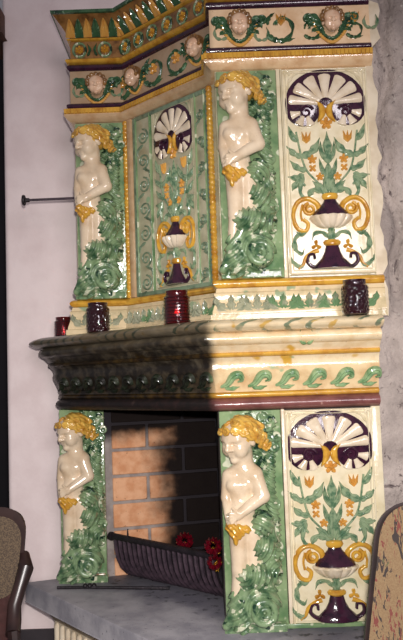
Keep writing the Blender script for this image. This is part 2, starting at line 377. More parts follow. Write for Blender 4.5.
# ------------------------------------------------------------------ sculpted forms (signed distance -> mesh)
class SDF:
    def __init__(s, lo, hi, res):
        s.lo = np.array(lo, float); s.res = res; n = [int((h-l)/res)+1 for l, h in zip(lo, hi)]
        s.X, s.Y, s.Z = [a.astype('f') for a in np.meshgrid(*[lo[i]+res*np.arange(n[i]) for i in range(3)], indexing='ij')]
        s.d = np.full(n, 60., 'f')
    def un(s, e, k):
        if k <= 0: s.d = np.minimum(s.d, e); return
        h = np.clip(.5+.5*(s.d-e)/k, 0, 1); s.d = (s.d*(1-h)+e*h-k*h*(1-h)).astype('f')
    def sub(s, e, k):
        h = np.clip(.5-.5*(s.d+e)/k, 0, 1); s.d = (s.d*(1-h)+(-e)*h+k*h*(1-h)).astype('f')
    def ell(s, c, r, R=None):
        P = np.stack([s.X-c[0], s.Y-c[1], s.Z-c[2]])
        if R is not None: P = np.tensordot(np.array(R).T, P, 1)
        q = np.sqrt((P[0]/r[0])**2+(P[1]/r[1])**2+(P[2]/r[2])**2)+1e-6; g = np.sqrt((P[0]/r[0]**2)**2+(P[1]/r[1]**2)**2+(P[2]/r[2]**2)**2)+1e-6
        return (q*(q-1)/g).astype('f')
    def cap(s, a, b, r0, r1):
        a = np.array(a, float); b = np.array(b, float); ab = b-a; L = ab.dot(ab)+1e-9
        t = np.clip(((s.X-a[0])*ab[0]+(s.Y-a[1])*ab[1]+(s.Z-a[2])*ab[2])/L, 0, 1)
        return np.sqrt((s.X-a[0]-t*ab[0])**2+(s.Y-a[1]-t*ab[1])**2+(s.Z-a[2]-t*ab[2])**2)-(r0+(r1-r0)*t)
    def tor(s, c, n, R, r):
        n = np.array(n, float); n /= np.linalg.norm(n); x, y, z = s.X-c[0], s.Y-c[1], s.Z-c[2]
        h = x*n[0]+y*n[1]+z*n[2]; q = np.sqrt(np.maximum(x*x+y*y+z*z-h*h, 0)); return np.sqrt((q-R)**2+h*h)-r
    def mesh(s, name, mat, scale, smooth=1):
        d = s.d.copy(); d[0] = d[-1] = 5; d[:, 0] = d[:, -1] = 5; d[:, :, 0] = d[:, :, -1] = 5
        d = np.clip(d, -6, 6)
        g = openvdb.FloatGrid(6.0); g.copyFromArray(d); p, q = g.convertToQuads(isovalue=0.0)
        p = (p*s.res+s.lo)*scale
        me = bpy.data.meshes.new(name); me.from_pydata(p.tolist(), [], [tuple(int(i) for i in f) for f in q]); me.materials.append(M[mat])
        bm = bmesh.new(); bm.from_mesh(me)
        for _ in range(smooth): bmesh.ops.smooth_vert(bm, verts=bm.verts, factor=.5, use_axis_x=True, use_axis_y=True, use_axis_z=True)
        bmesh.ops.recalc_face_normals(bm, faces=bm.faces); bm.to_mesh(me); bm.free(); me.shade_smooth(); return me

def head_frame(F, up=(0, 0, 1)):
    F = Vector(F).normalized(); Xr = F.cross(Vector(up)).normalized(); U = Xr.cross(F); return Xr, F, U
def add_head(S, c, scale, F, tilt=0.0, k=1.6):
    """child's head: canonical x side, y forward, z up"""
    Xr, Fv, U = head_frame(F)
    Rm = np.array([[Xr.x, Fv.x, U.x], [Xr.y, Fv.y, U.y], [Xr.z, Fv.z, U.z]])
    P = lambda x, y, z: np.array(c)+Rm @ np.array([x, y, z])*scale
    E = lambda p, r: S.ell(P(*p), [q*scale for q in r], Rm)
    C = lambda a, b, r0, r1: S.cap(P(*a), P(*b), r0*scale, r1*scale)
    kk = k*scale/41
    S.un(E((0, -.06, .08), (.37, .43, .36)), kk*1.5)
    S.un(E((0, .12, -.14), (.28, .26, .34)), kk*3)
    S.un(E((0, .20, .10), (.27, .19, .22)), kk*2)
    for s_ in (-1, 1):
        S.un(E((.16*s_, .23, -.19), (.15, .15, .16)), kk*2)
        S.un(C((.05*s_, .375, .055), (.22*s_, .29, .06), .052, .042), kk*1.2)
    S.un(E((0, .30, -.40), (.10, .10, .09)), kk*2)
    for s_ in (-1, 1): S.sub(E((.14*s_, .40, -.03), (.10, .085, .062)), kk*.8)
    for s_ in (-1, 1): S.un(E((.138*s_, .300, -.035), (.062, .052, .036)), kk*.25)
    S.un(C((0, .375, .04), (0, .455, -.12), .04, .062), kk*1.2)
    for s_ in (-1, 1): S.un(E((.062*s_, .405, -.135), (.042, .05, .038)), kk*.8)
    S.sub(C((-.10, .40, -.262), (.10, .40, -.262), .024, .024), kk*.4)
    S.un(C((-.065, .355, -.235), (.065, .355, -.235), .032, .032), kk*.7)
    S.un(C((-.045, .355, -.292), (.045, .355, -.292), .036, .036), kk*.7)
    for s_ in (-1, 1): S.un(E((.35*s_, -.02, -.06), (.05, .09, .12)), kk*.8)
    return P, Rm

PX = 1/240
def putto_meshes():
    # u right, depth -y outward, v up; units px. y = -w
    S = SDF((-14, -46, -2), (60, 6, 218), .8)
    W = lambda u, v, w: (u, -w, v)
    # torso
    S.un(S.ell(W(18, 138, 11), (15.5, 12, 18)), 4)
    S.un(S.ell(W(17, 116, 13), (14, 12.5, 15)), 5)
    S.un(S.ell(W(19, 102, 12), (14, 11, 11)), 5)
    for u in (11, 23): S.un(S.ell(W(u, 142, 19), (7, 5, 6.5)), 4)
    S.un(S.cap(W(22, 174, 11), W(21, 157, 11), 9, 10.5), 5)
    S.un(S.ell(W(30, 152, 14), (9.5, 9, 9)), 5); S.un(S.ell(W(9, 151, 12), (7.5, 8, 7.5)), 4)
    S.sub(S.ell(W(14, 112, 26.5), (1.7, 1.8, 2.0)), 1.5)
    # legs
    S.un(S.cap(W(15, 98, 14), W(14, 62, 17), 10, 7.6), 3); S.un(S.cap(W(14, 62, 17), W(8, 20, 10), 7.0, 4.5), 2.5)
    S.un(S.cap(W(27, 98, 13), W(27, 66, 15), 10, 7.2), 1.8); S.un(S.cap(W(27, 66, 15), W(24, 30, 8), 6.6, 4), 2.2)
    # arm towards the viewer, bent across the belly
    S.un(S.cap(W(32, 150, 17), W(38.5, 131, 20), 8.0, 6.8), 2.5); S.un(S.cap(W(38.5, 131, 20), W(17, 117, 28), 6.6, 4.6), 1.6)
    S.un(S.ell(W(13.5, 115, 29), (5.2, 3.8, 4.6)), 1.6)
    for i, (du, dv) in enumerate(((-8.0, 1.0), (-8.6, -2.2), (-7.8, -5), (-6.0, -7.4))):
        a = W(11.5, 117-i*1.7, 30.5); b = W(11.5+du*.6, 117-i*1.7+dv*.5, 30.5); c = W(11.5+du*.95, 117-i*1.7+dv*.9-2.2, 27)
        S.un(S.cap(a, b, 1.7, 1.5), .4); S.un(S.cap(b, c, 1.5, 1.2), .4)
    S.un(S.cap(W(14, 118, 31), W(9, 122, 29.5), 1.9, 1.4), .6)
    # far arm hanging along the front edge, its hand joining the other
    S.un(S.cap(W(6.5, 151, 13), W(4, 130, 14), 6.0, 5.2), 1.2); S.un(S.cap(W(4, 130, 14), W(5, 113, 22), 5, 3.8), 1.2)
    S.un(S.ell(W(6, 109, 23), (4, 3.4, 4)), 1.2)
    for i in range(4): S.un(S.cap(W(7.5, 110-i*1.5, 25), W(11.5, 108-i*1.8, 26.5), 1.5, 1.2), .4)
    sc_ = 44
    P, R = add_head(S, W(18.5, 187, 14.5), sc_, (-.66, -.70, -.26))
    body = S.mesh('putto', 'flesh', PX, 1)
    # hair
    H = SDF((-14, -50, 148), (64, 8, 222), .8)
    def E(p, r): return H.ell(P(*p), [q*sc_ for q in r], R)
    H.un(E((0, -.12, .09), (.41, .455, .38)), 1)
    H.sub(E((0, .46, -.20), (.46, .36, .38)), 1.5)
    H.sub(E((.05, .12, -.66), (.6, .5, .36)), 1.5)
    rnd = random.Random(3)
    curls = [(.2, .32, .33, .10), (0, .36, .36, .11), (-.2, .30, .35, .115), (-.33, .18, .27, .12), (-.39, .06, .12, .125), (-.42, -.10, -.02, .135), (-.40, -.22, -.18, .14), (-.36, -.38, -.28, .14), (-.34, -.36, -.04, .14),
             (-.38, -.20, .16, .14), (-.30, 0, .36, .13), (-.10, .14, .49, .12), (.12, .14, .48, .11), (.3, .1, .35, .1), (.38, 0, .1, .1), (.38, -.15, -.1, .1), (-.15, -.22, .49, .14), (-.26, -.42, .22, .15), (-.22, -.52, -.14, .14), (-.44, -.34, -.34, .10), (0, -.50, .25, .13), (.1, -.2, .5, .12), (-.30, -.52, -.34, .11)]
    for x, y, z, r in curls:
        n = Vector((x, y, z-.1)).normalized(); n = n+Vector((rnd.uniform(-.35, .35), rnd.uniform(-.35, .35), rnd.uniform(-.35, .35)))
        nn = R @ np.array(n); c = P(x*1.03, y*1.03, (z*.80-.015 if z > 0 else z))
        H.un(H.tor(c, nn, r*sc_*.62, r*sc_*.34), .7); H.un(H.ell(c, [r*sc_*.36]*3), .5)
    H.d = H.d+.3*np.sin(1.5*H.Z+.9*H.X).astype('f')
    hair = H.mesh('hair', 'hair', PX, 1)
    # cloth knotted at the loins
    D = SDF((-12, -46, 78), (44, 0, 122), .8)
    D.un(D.cap(W(5, 104, 24), W(22, 101, 26), 3.6, 4.0), 2); D.un(D.ell(W(12, 98, 26), (7.5, 5, 6.5)), 2)
    D.un(D.cap(W(12, 104, 30), W(11, 90, 27), 2.6, 3.0), 1.5); D.un(D.ell(W(8, 105, 29), (4.5, 3.6, 3.8)), 1.2)
    D.d = D.d+.6*np.sin(1.1*D.X+.7*D.Z+2*np.sin(.25*D.Z)).astype('f')
    cloth = D.mesh('drapery', 'gold', PX, 1)
    # acanthus growing round the legs and up the background
    A = SDF((-10, -44, -2), (66, 6, 214), .9)
    def leafmass(c, r, sw, ph, amp=1.0, fr=.95):
        e = A.ell(W(*c), (r[0], r[2], r[1]))
        q = np.sqrt((A.X-sw[0])**2+(A.Z-sw[1])**2)
        ang = np.arctan2(A.Z-sw[1], A.X-sw[0])
        return (e+amp*np.sin(fr*q+2.0*np.sin(2*ang+ph))).astype('f')
    A.un(leafmass((37, 104, 15), (12, 13, 12), (32, 92), 0, 1.2, 1.15), 1)
    A.un(leafmass((44, 92, 7), (10, 17, 11), (56, 96), 1, 1.2, 1.1), 2)
    A.un(leafmass((37, 80, 14), (12, 13, 12), (24, 90), 2, 1.3, 1.2), 1.5)
    A.un(leafmass((27, 56, 18), (17, 12, 12), (14, 64), 1, 1.3, 1.2), 1.5)
    A.un(leafmass((42, 58, 9), (13, 16, 10), (52, 52), 2, 1.2, 1.1), 2)
    A.un(leafmass((29, 27, 8), (24, 21, 15), (37, 22), 0, 1.3, 1.0), 3)
    A.un(A.tor(W(36, 22, 22), (.1, -1, .1), 10, 3.4), 1.5); A.un(A.tor(W(36, 22, 24), (.1, -1, .1), 4, 2.4), 1)
    A.un(leafmass((14, 24, 13), (12, 24, 9), (-2, 44), 3, 1.4, 1.0), 2)
    A.un(A.cap(W(0, 8, 12), W(22, 50, 18), 4.5, 6), 2)
    bx = np.maximum(np.maximum(np.abs(A.X-28)-30, np.abs(A.Z-3)-4), np.abs(A.Y+4)-6); A.un(bx.astype('f'), 3)
    for a, b, r0, r1 in (((48, 60, 3), (50, 104, 4), 7, 6), ((50, 104, 4), (46, 140, 4), 5, 6), ((44, 128, 5), (40, 158, 6), 6, 4), ((46, 140, 4), (51, 172, 3), 6, 3),
                         ((38, 160, 3), (52, 186, 3), 5, 2.5), ((34, 172, 3), (54, 200, 3), 5, 2.5), ((32, 188, 3), (44, 207, 3), 6, 3), ((20, 198, 2), (30, 209, 2), 6, 3), ((40, 176, 2), (50, 160, 3), 5, 3)):
        e = A.cap(W(*a), W(*b), r0, r1); A.un((e+1.1*np.sin(1.25*A.Z+.9*A.X+1.5*np.sin(.3*A.X))).astype('f'), 2)
    for c in ((50, 203, 5), (46, 196, 6), (55, 186, 4), (53, 176, 4), (42, 206, 5), (52, 120, 5), (53, 70, 5), (50, 48, 6)): A.un(A.tor(W(*c), (.2, -1, .2), 3.6, 2.0), 1)
    aca = A.mesh('acanthus_foliage', 'green', PX, 1)
    return body, hair, cloth, aca
PUTTO = putto_meshes()
def cherub_meshes():
    S = SDF((-12, -16, -14), (12, 4, 14), .42)
    P, R = add_head(S, (0, -5, 0), 22, (0, -1, -.05))
    face = S.mesh('cherub_face', 'flesh_pink', PX, 1)
    H = SDF((-14, -16, -12), (14, 4, 16), .45)
    E = lambda p, r: H.ell(P(*p), [q*22 for q in r], R)
    H.un(E((0, -.12, .15), (.43, .42, .40)), .5); H.sub(E((0, .42, -.12), (.33, .42, .36)), .8)
    for k in range(9):
        a = -.3+(PI+.6)*k/8; H.un(H.ell(P(.40*math.cos(a), .16, .10+.34*math.sin(a)), [2.1]*3), .6)
    hair = H.mesh('hair', 'brown', PX, 1)
    wing = MB()
    for i, (pts, W_) in enumerate((([(8, -3), (13, 4), (19, 6), (22, 2)], 3.6), ([(7, -6), (12, -1), (18, 0), (20, -3)], 2.8), ([(6, -9), (11, -6), (15, -6), (17, -8)], 2.4))):
        strip(wing, cat(pts), wleaf(W_, 3, .2), hleaf(3.2), 'leaf')
    strip(wing, spiral(20, 4, 4, 1, PI*.7, -PI*1.2), const(1.3), const(3), 'dome')
    wing_r = wing.mesh('wing', 'deepgreen')
    wl = MB(); wl.v = [(-x, y, z) for x, y, z in wing.v]; wl.f = [tuple(reversed(f)) for f in wing.f]; wl.m = wing.m[:]
    wing_l = wl.mesh('wing', 'deepgreen')
    g = MB(); strip(g, cat([(-8, -5), (-6, -11), (0, -14), (6, -11), (8, -5)]), lambda t: 1.6+.5*math.sin(t*50), const(3), 'dome'); gar = g.mesh('green_garland', 'deepgreen')
    b = MB()
    for p in cat([(-15, 0), (-11, -9), (-5, -15.5), (0, -17.5), (5, -15.5), (11, -9), (15, 0)], 4):
        mb2 = MB(); lathe(mb2, [(.05, -1.5), (1.1, -1.05), (1.5, 0), (1.1, 1.05), (.05, 1.5)], 8)
        b.add([((p.x+x)*PX, (y-1.0)*PX, (p.y+z)*PX) for x, y, z in mb2.v], mb2.f)
    bead = b.mesh('bead_collar', 'orange')
    return face, hair, wing_r, wing_l, gar, bead
CHERUB = cherub_meshes()
# ------------------------------------------------------------------ relief panels
def relief_panel(parent, loc, rotz, width, height, sx, sz, slabmat='cream', frame=True, vs=1.0):
    """panel with palmette, flower stems and urn; origin top centre; units: px of the tall side panel"""
    mb = MB(); box(mb, -width/2, width/2, 0, .03, -height, 0)
    pn = part('relief_panel', mb, slabmat, parent, loc=loc, rotz=rotz, worldspace=False)
    k = dict(sx=sx, sz=sz)
    def P(name, fn, mat):
        m = MB(); fn(m); return part(name, m, mat, pn)
    if frame:
        hw, hh = width/2/sx, height/sz
        def fr(m):
            for ins, wd in ((1.2, 1.1), (4.2, .8)):
                for a, b in (((-hw+ins, -ins), (-hw+ins, -hh+ins)), ((hw-ins, -ins), (hw-ins, -hh+ins)), ((-hw+ins, -ins), (hw-ins, -ins)), ((-hw+ins, -hh+ins), (hw-ins, -hh+ins))):
                    strip(m, [Vector(a), Vector(b)], const(wd), const(1.6), 'dome', 0, sx, sz)
        P('frame_fillet', fr, slabmat)
    # palmette
    out = [Vector((41*math.cos(a), -36+34.5*math.sin(a))) for a in [PI*i/24 for i in range(25)]]
    out += [Vector((-23+18*math.cos(a), -42+18.5*math.sin(a))) for a in [PI+PI*i/12 for i in range(1, 12)]]
    out += [Vector((-4, -42)), Vector((4, -42))]
    out += [Vector((23+18*math.cos(a), -42+18.5*math.sin(a))) for a in [PI+PI*i/12 for i in range(1, 12)]]
    P('palmette', lambda m: plate(m, out, 1.5, 0, sx, sz, .8), 'purple')
    for ang, W in ((90, 7.2), (63, 7.3), (117, 7.3), (37, 7.0), (143, 7.0), (11, 5.8), (169, 5.8)):
        a = math.radians(ang); e = Vector((math.cos(a)*36.5, math.sin(a)*30)); c0 = Vector((0, -38)); st = c0+e*.2; en = c0+e*1.05
        P('petal', lambda m: strip(m, [st+(en-st)*(1-(1-i/17)**1.6) for i in range(18)], wpetal(W), lambda t: 2.6*(1 if t < .9 else .6), 'dome', 1.0, sx, sz), 'white')
    for s in (-1, 1):
        for a in (-14, -62, -108):
            r = math.radians(a); d = Vector((math.cos(r), math.sin(r))); c = Vector((20.5, -45))
            P('petal', lambda m: strip(m, [c+d*(5.5+10.5*(1-(1-i/11)**1.6)) for i in range(12)], wpetal(5.2), const(2.4), 'dome', 1.0, sx, sz, s), 'white')
        P('volute', lambda m: strip(m, spiral(20, -46, 7.5, 1.2, PI*.9, PI*.9-2.7*PI, 26), taper(1.9, 1.2), const(3.2), 'dome', 0.8, sx, sz, s), 'purple')
        P('crescent', lambda m: strip(m, cat([(10, -35), (4.2, -41), (4.2, -49), (9, -57)]), lambda t: .5+3.2*math.sin(PI*t), const(3.4), 'dome', .6, sx, sz, s), 'gold')
        P('corner_spray', lambda m: (strip(m, spiral(37, -5, 4, 1, -.3, 4.2, 14), const(1.1), const(1.6), 'dome', 0, sx, sz, s), strip(m, cat([(38, -22), (36, -13), (30, -6), (22, -3)]), wleaf(1.5, 3), const(1.6), 'leaf', 0, sx, sz, s)), slabmat)
    P('rosette', lambda m: flower(m, 0, -58, 6.5, 5, 3.0, PI/2, sx, sz), 'orange')
    # stems and leaves
    def lf(pts, W, lobes=0, mat='leaf', h=2.8, mir=1): P('leaf', lambda m: strip(m, cat(pts, 5), wleaf(W, lobes), hleaf(h), 'leaf', 0, sx, sz, mir), mat)
    lf([(0, -100), (0, -84), (0, -66)], 4.6, 2)
    lf([(0, -128), (0, -114), (0, -96)], 5.2, 3)
    for s in (-1, 1):
        P('stem', lambda m: strip(m, cat([(2, -129), (12, -118), (22, -106), (27, -90), (31, -66)]), const(1.1), const(1.9), 'dome', 0, sx, sz, s), 'leaf')
        lf([(1, -116), (6, -106), (9, -94)], 2.8, 0, mir=s); lf([(1, -98), (6, -88), (7, -76)], 2.6, 0, mir=s)
        lf([(29, -76), (35, -70), (39, -59)], 3.4, 0, mir=s); lf([(26, -92), (34, -88), (42, -80)], 3.4, 2, mir=s)
        lf([(27, -92), (18, -88), (12, -82), (7, -72)], 4.2, 2, mir=s); lf([(22, -106), (31, -103), (39, -95)], 3.4, 2, mir=s)
        lf([(25, -110), (33, -113), (42, -112)], 3.2, 2, mir=s); lf([(26, -111), (34, -120), (38, -127)], 3.2, 2, mir=s); lf([(25, -112), (29, -122), (29, -130)], 2.8, 0, mir=s)
        lf([(2, -131), (9, -124), (17, -117)], 4.0, 2, mir=s); lf([(6, -129), (15, -126), (20, -130), (21, -136)], 3.2, 2, mir=s); lf([(1, -130), (4, -121), (3, -112)], 2.6, 0, mir=s)
        P('tulip', lambda m: [strip(m, [Vector((21, -78)), Vector((21+d*.5, -74)), Vector((21+d, -66))], wleaf(2.3), const(2.6), 'leaf', 0, sx, sz, s) for d in (-4.5, 0, 4.5)], 'orange')
        P('blossom', lambda m: flower(m, 16, -95, 4.8, 5, 2.6, PI/2, sx, sz, s), 'orange'); P('blossom', lambda m: flower(m, 16, -104, 4.2, 4, 2.4, PI/4, sx, sz, s), 'orange'); P('blossom', lambda m: flower(m, 9, -113, 4.2, 5, 2.4, PI/2, sx, sz, s), 'orange')
        P('urn_handle', lambda m: (strip(m, cat([(11, -151), (13, -141), (23, -135), (33, -139), (38, -152), (34, -165), (26, -168), (23, -161), (28, -156)]), lambda t: 2.9-1.0*t, const(3.4), 'dome', 0, sx, sz, s), strip(m, spiral(21, -146, 6.5, 1.5, 1.4, 1.4-3.2*PI, 20), const(1.7), const(2.8), 'dome', 0, sx, sz, s), strip(m, cat([(28, -141), (30, -150), (29, -158)]), const(1.2), const(2.4), 'dome', 0, sx, sz, s)), 'gold')
        P('curl', lambda m: strip(m, cat([(18, -137), (27, -133), (30, -125), (27, -119), (24, -122)]), taper(2.0, 1.2), const(2.2), 'dome', 0, sx, sz, s), 'leaf')
        lf([(30, -168), (37, -176), (37, -186), (31, -191), (28, -186)], 2.6, 3, mir=s); lf([(24, -166), (30, -172), (36, -168)], 2.0, 0, mir=s)
        lf([(3, -176), (9, -170), (17, -171), (20, -178)], 2.2, 2, mir=s)
        P('blossom', lambda m: flower(m, 16, -183, 5.4, 3, 2.6, PI/2, sx, sz, s), 'gold')
        P('curl', lambda m: strip(m, cat([(14, -188), (20, -190), (27, -195), (30, -202), (35, -206)]), taper(2.4, 1.4), const(2.4), 'dome', 0, sx, sz, s), 'gold' if vs else 'leaf')
        lf([(28, -200), (33, -204), (40, -199), (42, -193)], 2.4, 0, mir=s)
        P('foot_volute', lambda m: strip(m, cat([(12, -203), (19, -205), (25, -200), (24, -193), (19, -192), (18, -197)]), taper(2.4, 1.5), const(3.4), 'dome', 0, sx, sz, s), 'purple' if vs > .5 else 'gold')
    P('urn_neck', lambda m: halfpot(m, [(5, -137.5), (7.5, -136), (8.5, -133.5), (7.5, -131), (5, -130)], .6, 12, sx, sz), 'gold')
    P('urn_body', lambda m: halfpot(m, [(18, -155.5), (19.5, -154), (17.5, -150.5), (14, -147), (10, -143), (7, -139.5), (6, -137)], .6, 14, sx, sz), 'purple')
    P('urn_bowl', lambda m: halfpot(m, [(9, -166), (14, -164), (19, -160), (22, -156), (21, -154)], .6, 28, sx, sz, 7), 'white')
    lf([(0, -181), (0, -172), (0, -162)], 5.0, 3, h=4.5)
    P('urn_rim', lambda m: halfpot(m, [(6, -184), (8.5, -182.5), (9, -180), (7, -178)], .6, 12, sx, sz), 'gold')
    P('urn_foot', lambda m: halfpot(m, [(20, -207), (20, -205), (16, -201), (11, -196), (8, -190), (6.5, -184)], .55, 14, sx, sz), 'purple')
    return pn
def putto_pilaster(parent, x, y, z, width, h=.895, fs=1.0):
    """green glazed pilaster face with a child figure; x = left edge of the slab, y its face, z the foot"""
    mb = bevel_box(0, width, 0, .04, 0, h, .004); sl = part('pilaster_slab', mb, 'palegreen', parent)
    sl.matrix_parent_inverse = world_mat(parent).inverted(); sl.location = (x, y, z)
    ac = link('acanthus_foliage', PUTTO[3], sl, (0, 0, 0)); ac.scale = (1, 1, fs)
    bo = link('putto', PUTTO[0], parent); bo.matrix_parent_inverse = world_mat(parent).inverted(); bo.location = (x, y, z); bo.scale = (1, 1, fs)
    link('hair', PUTTO[1], bo); link('drapery', PUTTO[2], bo)
    return sl, bo

# ================================================================== THE ROOM
S0 = MB(); box(S0, -4, 3.2, -5, 7, -.06, 0); struct('floor', S0, 'darkwood')
mb = bevel_prism([(-1.115, 4.08), (2.2, 4.08), (2.2, 4.4), (-1.115, 4.4)], 0, 4.6, .03, 3); struct('wall_left', mb, 'plaster')
mb = MB(); box(mb, -4, 0, 6.6, 6.75, 0, 4.6); struct('wall_back', mb, 'darkroom')
mb = MB(); box(mb, -1.085, -.75, 4.06, 4.08, 0, .10); struct('baseboard_left', mb, 'skirting')
mb = bevel_prism([(-1.75, 3.98), (-1.095, 3.98), (-1.095, 4.3), (-1.75, 4.3)], 3.45, 3.62, .015, 2); struct('trim_1', mb, 'beam')
# rough masonry wall on the right
mb = MB(); nx, nz = 90, 190; vs = []
for j in range(nz+1):
    for i in range(nx+1):
        x = .60+1.5*i/nx; z = 4.0*j/nz
        q = Vector((x*3, 1.7, z*2.2)); n = mnoise.fractal(q, 1.0, 2.0, 5)*.5+mnoise.fractal(q*4, 1.0, 2.0, 4)*.22
        crev = math.exp(-((x-(.835+.02*math.sin(z*7)+.015*math.sin(z*19)))/.022)**2)*(1 if z > 1.75 else .25)
        vs.append((x, 3.06-.035*n+.05*crev, z))
fs = [(j*(nx+1)+i, j*(nx+1)+i+1, (j+1)*(nx+1)+i+1, (j+1)*(nx+1)+i) for j in range(nz) for i in range(nx)]
mb.add(vs, fs)
o = struct('wall_right', mb, 'stone', 0)

# ================================================================== FIREPLACE : overmantel
UP = [(.765, 3.0), (.093, 3.0), (.093, 3.13), (-.352, 3.57), (-.61, 3.57), (-.61, 4.07)]
Z_SHELF = 1.675
om = thing('overmantel', (.1, 3.6, Z_SHELF), 'tall glazed majolica overmantel with cornice, relief panels and two child figures above the shelf', 'overmantel')
mb = MB(); prism(mb, UP+[(.765, 4.07)], Z_SHELF, 3.30); part('core', mb, 'panelgrey', om, worldspace=True)
ws = dict(worldspace=True)
# ledge on the shelf
om_ledge = part('ledge_plinth', sweep(UP, line_prof([(.055, Z_SHELF), (.054, 1.70), (.046, 1.703), (.046, 1.712), (.036, 1.745), (.034, 1.775), (.038, 1.79), (.030, 1.795), (.026, 1.812)])), 'ledge', om, **ws)
lp = om_ledge
def ledge_leaf_mesh():
    m = MB()
    for d in (-1, 1): strip(m, cat([(0, -6), (6*d, -4), (11*d, 1), (12*d, 6)]), wleaf(3.4, 3), hleaf(2.6), 'leaf')
    strip(m, cat([(0, -7), (0, 0), (0, 7)]), wleaf(3.4, 3), hleaf(2.8), 'leaf'); return m.mesh('ledge_leaf', 'ledgeleaf')
LEDGE_LEAF = ledge_leaf_mesh()
def ledge_leaf(x, y, rz):
    m = LEDGE_LEAF.copy(); m.transform(Matrix.Scale(1.3, 4)); m.transform(Matrix.Translation((x, y, 1.748)) @ Matrix.Rotation(rz, 4, 'Z')); link('ledge_leaf', m, lp, worldspace=True)
PU = offset_path(UP, .035)
for i in range(6): ledge_leaf(.125+.108*i, PU[1][1], 0)
LU = math.hypot(PU[3][0]-PU[2][0], PU[3][1]-PU[2][1]); du_ = ((PU[3][0]-PU[2][0])/LU, (PU[3][1]-PU[2][1])/LU)
for i in range(6): ledge_leaf(PU[2][0]+du_[0]*(.055+.103*i), PU[2][1]+du_[1]*(.055+.103*i), math.atan2(-du_[1], -du_[0]))
for i in range(2): ledge_leaf(-.57+.11*i, PU[3][1], 0)
part('gold_ledge', sweep(UP, torus_prof(1.812, 1.85, .018, .02)), 'gold', om, **ws)
# upper mouldings
part('cream_moulding', sweep(UP, line_prof([(.012, 2.752), (.018, 2.756), (.03, 2.764), (.045, 2.78), (.046, 2.788)])), 'peach', om, **ws)
mb = sweep(UP, line_prof([(.044, 2.787), (.046, 2.816)]))
for (a, b) in zip(UP[:-2], UP[1:-1]):                       # ochre dentils along every face
    a2, b2 = [offset_path(UP, .046)[UP.index(q)] for q in (a, b)]
    L = math.hypot(b2[0]-a2[0], b2[1]-a2[1]); n = max(1, int(L/.0175)); d = ((b2[0]-a2[0])/L, (b2[1]-a2[1])/L); nn = (-d[1], d[0])
    for i in range(n):
        s0, s1 = (i+.12)*L/n, (i+.82)*L/n; q = [(a2[0]+d[0]*s+nn[0]*o_, a2[1]+d[1]*s+nn[1]*o_) for s, o_ in ((s0, -.01), (s1, -.01), (s1, .009), (s0, .009))]
        prism(mb, q, 2.790, 2.811)
part('dentil_moulding', mb, 'gold', om, **ws)
part('purple_moulding', sweep(UP, torus_prof(2.816, 2.852, .018, .016)), 'purple', om, **ws)
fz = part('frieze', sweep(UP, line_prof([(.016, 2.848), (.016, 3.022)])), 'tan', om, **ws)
part('purple_moulding', sweep(UP, torus_prof(3.02, 3.056, .016, .014)), 'purple', om, **ws)
part('gold_moulding', sweep(UP, torus_prof(3.056, 3.088, .016, .02)), 'gold', om, **ws)
tf = part('rosette_frieze', sweep(UP, line_prof([(.012, 3.088), (.012, 3.178)])), 'brown', om, **ws)
part('gold_moulding', sweep(UP, torus_prof(3.178, 3.194, .016, .012)), 'gold', om, **ws)
cn = part('cornice', sweep(UP, line_prof([(.012, 3.194), (.022, 3.205), (.045, 3.24), (.078, 3.28), (.088, 3.29)])), 'brown', om, **ws)
part('green_lip', sweep(UP, line_prof([(.086, 3.288), (.094, 3.292), (.096, 3.306), (.08, 3.31)])), 'deepgreen', om, **ws)

ANG = -math.radians(44.23); DB = (math.cos(ANG), math.sin(ANG)); NB = (math.sin(ANG), -math.cos(ANG))
def onB(s, off, z): return (-.352+DB[0]*s+NB[0]*off, 3.57+DB[1]*s+NB[1]*off, z)
def frame_obj(name, parent, loc, rotz):
    return None
# the friezes' ornaments, each in the frame of its own face
def at_face(parent, me, name, loc, rotz, sc3=(1, 1, 1)):
    o = link(name, me, parent); o.matrix_parent_inverse = world_mat(parent).inverted(); o.location = loc; o.rotation_euler = (0, 0, rotz); o.scale = sc3; return o
def cherub_at(loc, rotz, s=1.2):
    for nm, me in zip(('cherub_face', 'hair', 'wing', 'wing', 'garland', 'bead_collar'), CHERUB): at_face(fz, me, nm, loc, rotz, (s, 1, s))
zc = 2.945
cherub_at((.205, 2.984, zc), 0); cherub_at((.60, 2.984, zc), 0)
cherub_at((-.49, 3.554, zc-.005), 0, 1.25)
for s in (.11, .545): cherub_at(onB(s, .016, zc), ANG, 1.1)
# scrolls between the cherubs
def scroll_mesh(big=1.0):
    a = MB(); strip(a, spiral(0, 0, 17*big, 6, -2.6, 2.9, 26), lambda t: 2.0+.8*math.sin(28*t), const(2.6), 'leaf')
    strip(a, cat([(-12, -8), (-6, -14), (4, -15), (14, -13)]), wleaf(2.8, 4), hleaf(2.6), 'leaf'); strip(a, cat([(-14, 2), (-12, 10), (-6, 15)]), wleaf(2.2, 3), hleaf(2.6), 'leaf')
    return a.mesh('scroll', 'deepgreen')
SCR = scroll_mesh()
fl = MB(); flower(fl, 0, 0, 6.5, 5, 2.8); FLW = fl.mesh('flower', 'orange')
tp = MB()
for d in (-5, 0, 5): strip(tp, [Vector((0, -6)), Vector((d*.5, 0)), Vector((d, 6))], wleaf(2.6), const(2.8), 'leaf')
TUL = tp.mesh('flower', 'orange')
sp = MB()
for d in (-1, 1): strip(sp, cat([(0, -7), (5, -5), (7, 1), (5, 7)]), wleaf(1.8, 2), const(2.2), 'leaf', mir=d)
SPR = sp.mesh('sprig', 'leaf')
